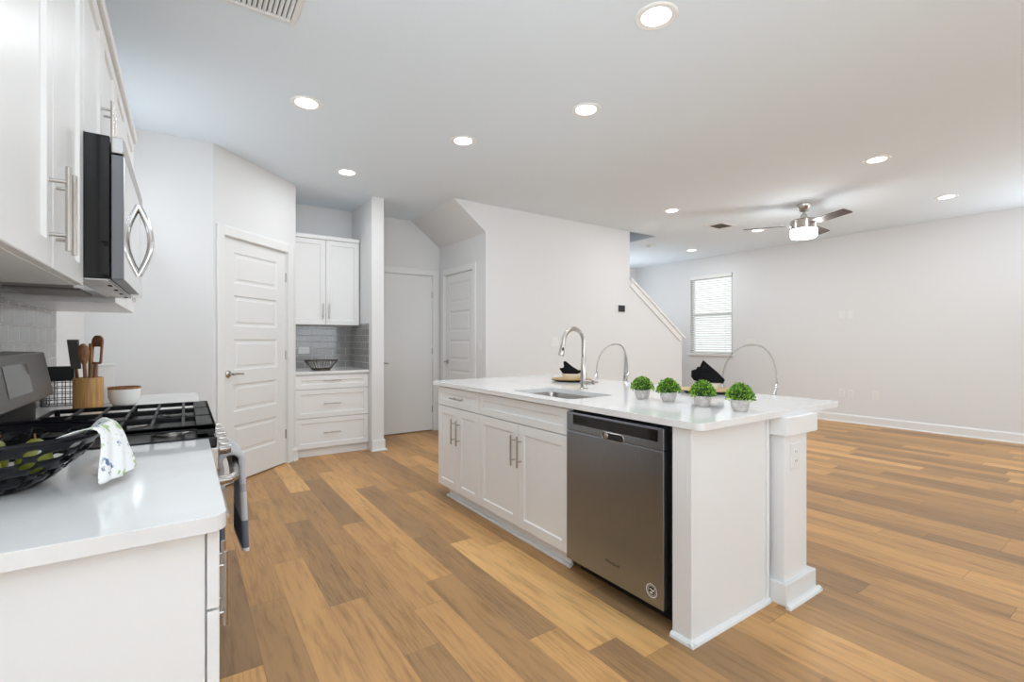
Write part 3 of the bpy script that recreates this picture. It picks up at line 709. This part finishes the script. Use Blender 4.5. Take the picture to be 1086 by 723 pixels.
# ------------------------------------------------------------------ ceiling fixtures
LG = 'recessed ceiling lights'
t0 = thing('recessed_light', 'recessed ceiling light nearest the camera, at the top edge of the view', 'light', (1.939, 1.553, H), 0, LG)
b = B(); b.lathe([(.070, 0.0), (.073, -.004), (.098, -.006), (.104, -.001), (.104, .0)], (0, 0, 0), 40, cap=False); b.build('trim_ring', plastic_m, t0, smooth=True)
B().lathe([(0, -.003), (.073, -.003)], (0, 0, 0), 32).build('lens', can_m, t0)
can_m.cycles.emission_sampling = 'NONE'
ld = bpy.data.lights.new('lamp', 'AREA'); ld.shape = 'DISK'; ld.size = .144; ld.energy = CAN_L*PI*PI*.072**2; ld.color = (.93, .97, 1)
lo = bpy.data.objects.new('lamp', ld); COL.objects.link(lo); lo.parent = t0; lo.location = (0, 0, -.0045)
for (x, y, lab) in (
    (.683, 3.468, 'recessed ceiling light over the aisle, nearest the pantry wall top left'),
    (2.317, 2.458, 'recessed ceiling light above the island sink'),
    (1.856, 3.404, 'recessed ceiling light above the far end of the island'),
    (1.285, 4.672, 'recessed ceiling light in front of the niche cabinet'),
    (5.098, 1.665, 'recessed living room light to the right of the ceiling fan, nearer one'),
    (7.062, 1.651, 'recessed living room light farthest right, close to the far wall'),
    (4.988, 3.757, 'recessed living room light left of the small ceiling vent'),
    (6.917, 3.718, 'recessed living room light between small vent and ceiling fan'),
    (7.454, 5.195, 'recessed living room light above the blind-covered window')):
    c_ = dup(t0); c_.location = (x, y, H); c_['label'] = lab
# small vent by the fan
t = thing('ceiling_vent', 'small white ceiling register with dark slats left of the fan', 'vent', (6.20, 3.865, H), 0)
b = B(); b.grid([[(x, y, z) for x, y in ((-q, -q*.75), (q, -q*.75), (q, q*.75), (-q, q*.75))] for q, z in ((.20, 0), (.19, -.010), (.145, -.012), (.143, 0))], close_u=True); b.build('frame', plastic_m, t)
box(-.15, -.11, -.001, .15, .11, .0).build('duct', dark_m, t)
b = B()
for k in range(5): y = -.084+k*.042; b.prism([(y-.006, -.010), (y+.006, -.004), (y+.006, -.002), (y-.008, -.009)], 'x', -.145, .145)
b.build('slats', bag_grey, t)
# large return grille at the top edge
t = thing('return_air_grille', 'large white louvred return air grille at the top edge of the ceiling', 'vent', (.155, 2.325, H), 0)
b = B(); b.grid([[(x, y, z) for x, y in ((-q, -q+.0), (q, -q), (q, q), (-q, q))] for q, z in ((.315, 0), (.310, -.010), (.285, -.013), (.283, -.002))], close_u=True); b.build('frame', plastic_m, t)
box(-.285, -.285, -.001, .285, .285, 0).build('duct', dark_m, t)
b = B()
for k in range(26): x = -.272+k*.0218; b.prism([(x-.008, -.002), (x+.004, -.012), (x+.007, -.011), (x-.005, -.001)], 'y', -.284, .284)
b.build('louvres', plastic_m, t)
tag(B().lathe([(.06, 0), (.06, -.018), (.052, -.03), (.03, -.034), (0, -.034)], (6.5, 5.34, H), 28).build('smoke_detector', plastic_m, smooth=True), 'round white smoke detector on the ceiling by the stairwell opening', 'smoke detector')
# fan
t = thing('ceiling_fan', 'brushed nickel ceiling fan with three grey blades and a lit drum lamp', 'ceiling fan', (6.05, 2.70, H), 0)
B().lathe([(.078, 0), (.078, -.008), (.068, -.05), (.04, -.085), (.02, -.092)], (0, 0, 0), 32).build('canopy', nickel_m, t, smooth=True)
B().tube([(0, 0, -.085), (0, 0, -.14)], .014, 12).build('downrod', nickel_m, t, smooth=True)
B().lathe([(.018, -.112), (.034, -.120), (.040, -.165), (.060, -.178), (.128, -.186), (.140, -.198), (.140, -.30), (.132, -.306)], (0, 0, 0), 40).build('motor_housing', nickel_m, t, smooth=True)
B().lathe([(.138, -.303), (.138, -.372), (.130, -.392), (.10, -.402), (0, -.406)], (0, 0, 0), 40).build('lamp_drum', fanlight_m, t, smooth=True)
for a in (3, 123, -117):
    M = Matrix.Rotation(math.radians(a), 4, 'Z') @ Matrix.Translation((0, 0, -.245)) @ Matrix.Rotation(math.radians(-13), 4, 'X')
    b = B(); b.prism(rrect(.19, -.062, .64, .062, (.012, .02, .02, .012), 4), 'z', -.004, .004); b.xform(M); bl_ = b.build('blade', fan_m, t, bevel=.002)
    b = B(); b.box(.12, -.022, .004, .24, .022, .009); b.xform(M); b.build('blade_arm', nickel_m, bl_)

# ------------------------------------------------------------------ wall plates
def plate(name, label, cat, M, w=.075, h=.12, kind='outlet', gang=1, m=plastic_m, group=None):
    t = thing(name, label, cat, (0, 0, 0), 0, group); t.matrix_world = M
    box(-w/2, -.006, -h/2, w/2, 0, h/2).build('cover_plate', m, t, bevel=.002)
    for g_ in range(gang):
        cx = (g_-(gang-1)/2)*.048
        if kind == 'outlet':
            for z in (-.022, .022):
                o = B().prism(rrect(cx-.017, z-.014, cx+.017, z+.014, .008, 4), 'y', -.0075, -.006).build('socket', plastic_m, t)
                b = B(); b.box(cx-.008, -.0082, z-.004, cx-.006, -.0074, z+.006); b.box(cx+.006, -.0082, z-.004, cx+.008, -.0074, z+.006); b.build('slots', slot_m, o)
        elif kind == 'switch':
            o = box(cx-.016, -.010, -.033, cx+.016, -.006, .033).build('rocker', plastic_m, t, bevel=.002)
    return t
def onY(x, y, z): return Matrix.Translation((x, y, z))
def onX(x, y, z): return Matrix.Translation((x, y, z)) @ Matrix.Rotation(-PI/2, 4, 'Z')
t = thing('thermostat', 'dark square thermostat on a white plate on the stair wall', 'thermostat', (5.233, YS, 1.71), 0)
box(-.085, -.006, -.06, .085, 0, .06).build('backplate', plastic_m, t, bevel=.003)
o = box(-.052, -.022, -.045, .075, -.006, .05).build('body', blackplastic_m, t, bevel=.004); box(-.04, -.0228, -.033, .063, -.0218, .038).build('screen', screen_m, o)
plate('light_switch', 'white double light switch on the stair wall beside the faucet', 'light switch', onY(3.99, YS, 1.225), .125, .125, 'switch', 2)
plate('light_switch', 'white single light switch beside the panelled hall door', 'light switch', onX(WX, 4.967, 1.19), .075, .125, 'switch', 1)
plate('wall_plate', 'blank white media plate, left one of the pair high on the far wall', 'wall plate', onX(XR, 3.17, 1.645), .075, .12, 'none', group='media plates high on the far wall')
plate('wall_plate', 'blank white media plate, right one of the pair high on the far wall', 'wall plate', onX(XR, 3.05, 1.645), .075, .12, 'none', group='media plates high on the far wall')
plate('wall_outlet', 'left one of the paired outlets low on the far wall', 'outlet', onX(XR, 3.17, .44), group='outlets low on the far wall')
plate('wall_outlet', 'right one of the paired outlets low on the far wall', 'outlet', onX(XR, 3.05, .44), group='outlets low on the far wall')
plate('wall_outlet', 'single outlet low on the far wall, right of the paired ones', 'outlet', onX(XR, 2.735, .44), group='outlets low on the far wall')
plate('wall_plate', 'wide white wall plate right of the blind-covered window', 'wall plate', onX(XR, 4.605, 1.237), .155, .085, 'none')
plate('wall_outlet', 'white sideways outlet on the grey tile of the niche', 'outlet', onY(1.165, YN-.010, 1.13) @ Matrix.Rotation(PI/2, 4, 'Y'), .08, .125)
plate('wall_outlet', 'white outlet on the square end post of the island', 'outlet', onY(2.416, 1.12, .688), .085, .125)

# ------------------------------------------------------------------ objects on the island
PGP = 'little boxwood plants in grey pots on the island'
plants = [((2.13, 1.803), 'potted boxwood ball nearest the faucet, first of four on the island'), ((2.147, 1.639), 'second potted boxwood ball from the faucet on the island'),
          ((2.132, 1.424), 'third potted boxwood ball from the faucet, in front of the black napkin'), ((2.133, 1.229), 'potted boxwood ball nearest the island corner, fourth from the faucet')]
def foliage(seed):
    r_ = random.Random(seed); b = B()
    for k in range(950):
        u = r_.random(); a = r_.uniform(0, 2*PI); zc = (r_.random())**.8
        rr = math.sqrt(max(0, 1-zc*zc)); q = r_.uniform(.82, 1.05)
        c_ = Vector((.060*rr*math.cos(a)*q, .060*rr*math.sin(a)*q, .060 + .062*zc*q - .012*rr))
        nrm = Vector((rr*math.cos(a), rr*math.sin(a), zc+.25)).normalized()
        d = (nrm + Vector((r_.uniform(-1, 1), r_.uniform(-1, 1), r_.uniform(-1, 1)))*.65).normalized()
        s_ = d.cross(Vector((r_.uniform(-1, 1), r_.uniform(-1, 1), r_.uniform(-1, 1)))).normalized()
        L = r_.uniform(.008, .013); wd = L*.33
        b.bm.faces.new([b.bm.verts.new(p) for p in (c_, c_+d*L*.5+s_*wd, c_+d*L, c_+d*L*.5-s_*wd)])
    return b
for i, ((x, y), lab) in enumerate(plants):
    if i == 0:
        t = thing('potted_plant', lab, 'plant', (x, y, .914), 0, PGP); first = t
        B().lathe([(.0, 0), (.026, 0), (.033, .006), (.041, .026), (.043, .042), (.040, .058), (.036, .060), (.033, .050), (0, .050)], (0, 0, 0), 32).build('pot', concrete_m, t, smooth=True)
        f_ = foliage(3).build('foliage', leaf_m, t, fix=False)
        B().lathe([(.0, .045), (.040, .050), (.050, .062), (.046, .085), (.030, .104), (0, .112)], (0, 0, 0), 20).build('core', core_m, f_, smooth=True)
    else:
        c_ = dup(first); c_.location = (x, y, .914); c_['label'] = lab; c_.rotation_euler = (0, 0, 1.3*i)
    if i >= 2: c_.scale = (.98, .98, 1.04)
# place settings
def setting(x, y, rz, which):
    t = thing('charger_plate', 'gold-rimmed charger plate ' + which, 'plate', (x, y, .914), rz)
    B().lathe([(0, .004), (.11, .004), (.13, .008), (.165, .017), (.168, .020), (.160, .021), (.125, .013), (.10, .010), (0, .010)], (0, 0, 0), 48).build('rim', gold_m, t, smooth=True)
    B().lathe([(.10, 0), (.10, .004), (.162, .0155), (.164, .0125), (.128, .003), (.11, 0)], (0, 0, 0), 40).build('underside', blackplastic_m, t, smooth=True)
    o = B().lathe([(0, .010), (.05, .010), (.062, .018), (.078, .052), (.081, .062), (.077, .062), (.070, .048), (.055, .022), (0, .018)], (x, y, .914), 40).build('bowl', cream_m, smooth=True)
    tag(o, 'cream bowl on the charger plate ' + which, 'bowl')
setting(2.60, 2.93, 0, 'behind the faucet')
setting(2.735, 1.80, 0, 'behind the third boxwood plant')
def fold(pts_rows, x, y, z, rz, label):
    b = B(); b.grid(pts_rows); b.xform(Matrix.Rotation(rz, 4, 'Z'))
    o = b.build('napkin', blackcloth_m, smooth=False, solid=.005, sub=2, loc=(x, y, z)); return tag(o, label, 'napkin')
# local x = to the viewer's right, local y = away, local z up
VR = -.60165-.25
def napkin_mesh(prof, depth):
    b = B()
    A = [b.bm.verts.new((p[0], -depth+.25*p[1], p[1])) for p in prof]; D = [b.bm.verts.new((p[0]*.92, depth-.25*p[1], p[1]*.96)) for p in prof]
    b.bm.faces.new(list(reversed(A))); b.bm.faces.new(D)
    for i in range(len(prof)): j = (i+1) % len(prof); b.bm.faces.new((A[i], A[j], D[j], D[i]))
    return b
def napkin(x, y, z, rz, layers, label):
    t = thing('napkin', label, 'napkin', (x, y, z), rz)
    for nm, prof, depth, yo in layers:
        b = napkin_mesh(prof, depth); b.xform(Matrix.Translation((0, yo, 0))); b.build(nm, blackcloth_m, t, smooth=True, bevel=.004)
napkin(2.60, 2.93, .986, VR, [('napkin_body', [(-.070, -.006), (-.055, -.012), (.055, -.012), (.085, .004), (.095, .020), (.060, .016), (.010, .045), (-.050, .092), (-.066, .088), (-.060, .045), (-.072, .030), (-.090, .036), (-.095, .026)], .035, 0),
        ('napkin_fold', [(-.062, -.004), (.060, -.006), (.075, .010), (.0, .034), (-.045, .066)], .012, -.042)], 'folded black napkin peaked on the cream bowl behind the faucet')
napkin(2.735, 1.80, .993, VR, [('napkin_body', [(-.095, .020), (-.080, .0), (-.05, -.014), (.095, -.016), (.105, .004), (.070, .045), (.010, .100), (-.020, .128), (-.032, .105), (-.040, .082), (-.055, .086), (-.062, .070), (-.092, .060)], .042, 0),
        ('napkin_fold', [(-.07, -.004), (.085, -.012), (.09, .004), (.030, .050), (-.020, .094), (-.03, .06)], .012, -.050)], 'folded black napkin heaped on the cream bowl behind the third boxwood plant')
# clear bar stools
def stool(label, x, y):
    t = thing('bar_stool', label, 'stool', (x, y, 0), 0, 'clear acrylic bar stools')
    B().prism(rrect(-.20, -.185, .18, .185, .05), 'z', .70, .725).build('seat', acrylic_m, t, bevel=.006)
    def X(u): return .165-.05*u*u
    def top(u): return .985+.228*math.sqrt(max(0, 1-abs(u)**2.3))
    us = [math.sin(PI/2*(-1+2*i/28)) for i in range(29)]
    wd = lambda z: .178 - .028*max(0, (1.0-z)/.28)
    rows = []
    for j in range(11):
        v = j/10; rows.append([(X(u), u*wd(.725+(top(u)-.725)*v), .725+(top(u)-.725)*v) for u in us])
    bk = B(); bk.grid(rows); bk = bk.build('backrest', acrylic_m, t, smooth=True)
    rim = [(X(-1), -wd(.725+.026*k), .725+.026*k) for k in range(10)] + [(X(u), u*wd(top(u)), top(u)) for u in us] + [(X(1), wd(.725+.026*k), .725+.026*k) for k in range(9, -1, -1)]
    B().tube(rim, .0048, 8).build('rim', rimacrylic_m, bk, smooth=True)
    for s_ in (-1, 1):
        b = B(); b.tube([(X(1)-.012, s_*.176, .955), (X(1)+.012, s_*.179, .985)], .007, 10); b.tube([(X(1)-.02, s_*.168, .915), (X(1), s_*.176, .965)], .004, 8); b.build('bracket', chrome_m, bk, smooth=True)
    for sx in (-1, 1):
        for s_ in (-1, 1):
            B().tube([(sx*.16-.01, s_*.155, .70), (sx*.195-.01, s_*.185, 0)], .017, 8, .012).build('leg', acrylic_m, t, smooth=True)
    for s_ in (-1, 1): B().tube([(-.185, s_*.173, .22), (.165, s_*.173, .22)], .009, 8).build('stretcher', acrylic_m, t, smooth=True)
stool('clear acrylic bar stool behind the island, beside the faucet', 2.855, 2.84)
stool('clear acrylic bar stool behind the island near the corner plant', 2.855, 1.655)

# ------------------------------------------------------------------ objects on the left run
# pierced bowl
BC = (-.36, 1.50, .914)
t = thing('fruit_bowl', 'large glossy navy-black pierced bowl on the left countertop', 'bowl', BC)
b = B(); seg = 42; prof = [(.075, .004), (.090, .008), (.112, .020), (.130, .034), (.146, .048), (.160, .062), (.173, .077), (.184, .092), (.193, .105), (.200, .116)]
V = [[b.bm.verts.new((r*math.cos(2*PI*k/seg), r*math.sin(2*PI*k/seg), z)) for k in range(seg)] for r, z in prof]
for i in range(len(prof)-1):
    for k in range(seg):
        hole = (1 <= i <= 7) and ((k + i + (i//2)) % 3 == 0 or (i in (3, 6) and (k+i) % 3 == 1))
        if not hole: b.bm.faces.new((V[i][k], V[i][(k+1) % seg], V[i+1][(k+1) % seg], V[i+1][k]))
b.bm.faces.new(list(reversed(V[0])))
b.build('basket_wall', navy_m, t, smooth=True, solid=.007, sub=2)
B().tube([(.201*math.cos(2*PI*k/48), .201*math.sin(2*PI*k/48), .118) for k in range(49)], .005, 8, cap=False).build('rim', navy_m, t, smooth=True)
B().lathe([(.066, 0), (.072, 0), (.074, .008), (.066, .008)], (0, 0, 0), 32).build('foot', navy_m, t, smooth=True)
pears = [(-.072, -.045, 0, .3), (.014, -.080, .9, .2), (.002, .022, 2.0, .3), (.082, -.012, 3.2, .2), (-.078, .048, 4.2, .3)]
pl_ = ['against the near wall of the pierced bowl, leftmost', 'nearest the camera in the pierced bowl', 'in the middle of the pierced bowl', 'nearest the draped napkin in the pierced bowl', 'at the back left of the pierced bowl']
for (x, y, a, tl), lb in zip(pears, pl_):
    t = thing('pear', 'yellow-green pear ' + lb, 'fruit', (BC[0]+x, BC[1]+y, BC[2]+.056), a, 'yellow-green pears in the pierced bowl')
    b = B().lathe([(0, -.036), (.018, -.034), (.034, -.018), (.038, 0), (.033, .018), (.022, .038), (.016, .052), (.008, .058), (0, .058)], (0, 0, 0), 24); b.xform(Matrix.Scale(.86, 4) @ Matrix.Rotation(tl, 4, 'X')); o = b.build('flesh', pear_m, t, smooth=True)
    b = B().tube([(0, 0, .056), (.002, 0, .072)], .0022, 8); b.xform(Matrix.Scale(.86, 4) @ Matrix.Rotation(tl, 4, 'X')); b.build('stem', dwood_m, t)
# floral napkin draped over the bowl's rim
rows = []
prof = [(.166, .088, -52, 26), (.182, .110, -50, 26), (.196, .126, -44, 26), (.207, .134, -30, 26), (.219, .127, -24, 25), (.231, .106, -27, 20), (.241, .078, -31, 14), (.250, .048, -35, 8), (.260, .016, -38, 1)]
for r, z, a0, a1 in prof:
    row = []
    for k in range(19):
        a = math.radians(a0+(a1-a0)*k/18)
        wv = .004*math.sin(k*1.1)*(1 if r > .21 else .4)
        row.append((BC[0]+(r+wv)*math.cos(a), BC[1]+(r+wv)*math.sin(a), BC[2]+z))
    rows.append(row)
b = B(); b.grid(rows); tag(b.build('napkin', floral_m, smooth=True, solid=.0025, sub=1), 'white floral cloth napkin draped over the rim of the black pierced bowl', 'napkin')
# towel on oven handle
TW = (.148, 2.28, .757)
path = [(.038, -.335+.02*k) for k in range(17)] + [(.038*math.cos(PI*q/10), .012+.036*math.sin(PI*q/10)) for q in range(0, 11)] + [(-.034, -.02*k-.01) for k in range(17)]
b = B(); rows = []
for q, (px, pz_) in enumerate(path):
    a_, c_ = path[max(q-1, 0)], path[min(q+1, len(path)-1)]
    tv = Vector((c_[0]-a_[0], 0, c_[1]-a_[1])).normalized(); nv = Vector((tv.z, 0, -tv.x))
    hang = max(0, -pz_)/.335; side = 1 if px > 0 else .35
    row = []
    for yy, nn_ in rrect(-.135, -.0115, .135, .0115, .0113, 5) if True else ():
        wv = .010*math.sin(yy*34+1.0)*hang*side
        row.append(Vector((px, 0, pz_)) + nv*nn_ + Vector((wv+.010*hang*side, yy*(1+.10*hang)-.018*hang*(1 if px > 0 else 0), 0)))
    rows.append(row)
V = b.grid(rows, close_u=True); b.bm.faces.new(V[0]); b.bm.faces.new(V[-1])
tag(b.build('dish_towel', towel_m, smooth=True, loc=TW), 'grey dish towel with slate band hanging over the oven door handle', 'towel')
# utensil crock and utensils
CK = (-.385, 3.06, .914)
t = tag(B().lathe([(0, 0), (.056, 0), (.057, .004), (.057, .146), (.055, .150), (.050, .150), (.049, .02), (0, .02)], (0, 0, 0), 36).build('utensil_crock', wood_m, smooth=True, loc=CK), 'round bamboo utensil crock on the counter behind the range', 'crock')
def utensil(label, dx, dy, lean, az, parts):
    t = thing('cooking_utensil', label, 'utensil', (CK[0]+dx, CK[1]+dy, CK[2]+.024), 0, 'utensils standing in the crock')
    M = Matrix.Rotation(az, 4, 'Z') @ Matrix.Rotation(lean, 4, 'Y')
    for nm, b, m_, par in parts(): 
        b.xform(M); b.build(nm, m_, t, smooth=True, bevel=.0015)
def p_spatula_grey():
    b = B(); b.box(-.003, -.009, 0, .003, .009, .20); yield 'shaft', b, dwood_m, 0
    b = B(); b.prism([(-.030, .17), (.030, .17), (.036, .31), (-.036, .31)], 'x', -.004, .004); yield 'blade', b, grey_m, 0
def p_spoon():
    b = B(); b.tube([(0, 0, 0), (0, 0, .20)], .0075, 10); yield 'shaft', b, dwood_m, 0
    b = B(); b.tube([(0, 0, .19), (0, 0, .22), (0, 0, .25), (0, 0, .275), (0, 0, .29)], [.008, .018, .022, .017, .006], 14); yield 'bowl_end', b, dwood_m, 0
def p_turner():
    b = B(); b.tube([(0, 0, 0), (0, 0, .20)], .008, 10); yield 'shaft', b, dwood_m, 0
    pr_ = rrect(-.036, .19, .036, .33, (.012, .012, .03, .03), 5); sl_ = rrect(-.026, .20, .024, .275, .006, 3)
    b = slab_with_hole(pr_, sl_, -.004, .004); b.xform(Matrix(((0, 0, 1, 0), (1, 0, 0, 0), (0, 1, 0, 0), (0, 0, 0, 1)))); yield 'slotted_blade', b, dwood_m, 0
def p_flat():
    b = B(); b.box(-.003, -.010, 0, .003, .010, .29); yield 'shaft', b, wood_m, 0
utensil('grey-bladed spatula, leftmost in the bamboo crock', -.030, .006, -.10, .70, p_spatula_grey)
utensil('round wooden spoon between the two spatulas in the crock', .000, -.034, -.06, .70, p_spoon)
utensil('pale flat wooden stick behind the spoon in the crock', .002, .014, .02, .70, p_flat)
utensil('slotted wooden turner with hanging hole, rightmost in the crock', .018, -.010, .07, .70, p_turner)
# white canister, bowl, wire basket
t = thing('canister', 'tall white square canister between the crock and the small bowl', 'canister', (-.352, 3.27, .914), .45)
box(-.036, -.036, 0, .036, .036, .195).build('body', ceramic_m, t, bevel=.004); box(-.038, -.038, .195, .038, .038, .207).build('lid', plastic_m, t, bevel=.003)
t = thing('small_bowl', 'small white bowl with wooden rim on the counter behind the grates', 'bowl', (-.255, 3.14, .914))
B().lathe([(0, 0), (.044, 0), (.056, .010), (.065, .04), (.067, .082), (.063, .082), (.060, .04), (.045, .012), (0, .010)], (0, 0, 0), 36).build('body', ceramic_m, t, smooth=True)
B().lathe([(.062, .082), (.068, .082), (.068, .092), (.062, .092), (.062, .082)], (0, 0, 0), 36, cap=False).build('rim', dwood_m, t, smooth=True)
t = thing('wire_basket', 'black wire basket with solid top band behind the range console', 'basket', (-.525, 3.30, .914))
b = B(); b.box(-.06, -.06, .128, .062, -.056, .195); b.box(-.06, .056, .128, .062, .06, .195); b.box(-.06, -.06, .128, -.056, .06, .195); b.box(.058, -.06, .128, .062, .06, .195); b.build('band', blackplastic_m, t)
b = B()
for k in range(5):
    q = -.058+k*.0295
    for y in (-.058, .058): b.tube([(q, y, 0), (q, y, .13)], .0017, 6)
    for x in (-.058, .060): b.tube([(x, q, 0), (x, q, .13)], .0017, 6)
for k in range(5):
    z = .003+k*.029
    b.tube([(-.058, -.058, z), (.060, -.058, z), (.060, .058, z), (-.058, .058, z), (-.058, -.058, z)], .0017, 6)
b.build('wires', blackplastic_m, t)
# wire bowl in the niche
t = thing('wire_bowl', 'dark wire bowl on the niche counter below the outlet', 'bowl', (1.262, 5.62, .914))
b = B(); 
for r, z, q in ((.178, .108, .005), (.10, .012, .006), (.085, .006, .006)): b.tube([(r*math.cos(2*PI*k/36), r*math.sin(2*PI*k/36), z) for k in range(37)], q, 6, cap=False)
wire_m = mat('dark_bronze_wire', (96, 88, 80), .3, .9)
b.build('rings', wire_m, t)
b = B()
for k in range(30): a = 2*PI*k/30; b.tube([(.098*math.cos(a), .098*math.sin(a), .012), (.178*math.cos(a), .178*math.sin(a), .108)], .0022, 5)
b.build('spokes', wire_m, t)
bpy.context.view_layer.update()
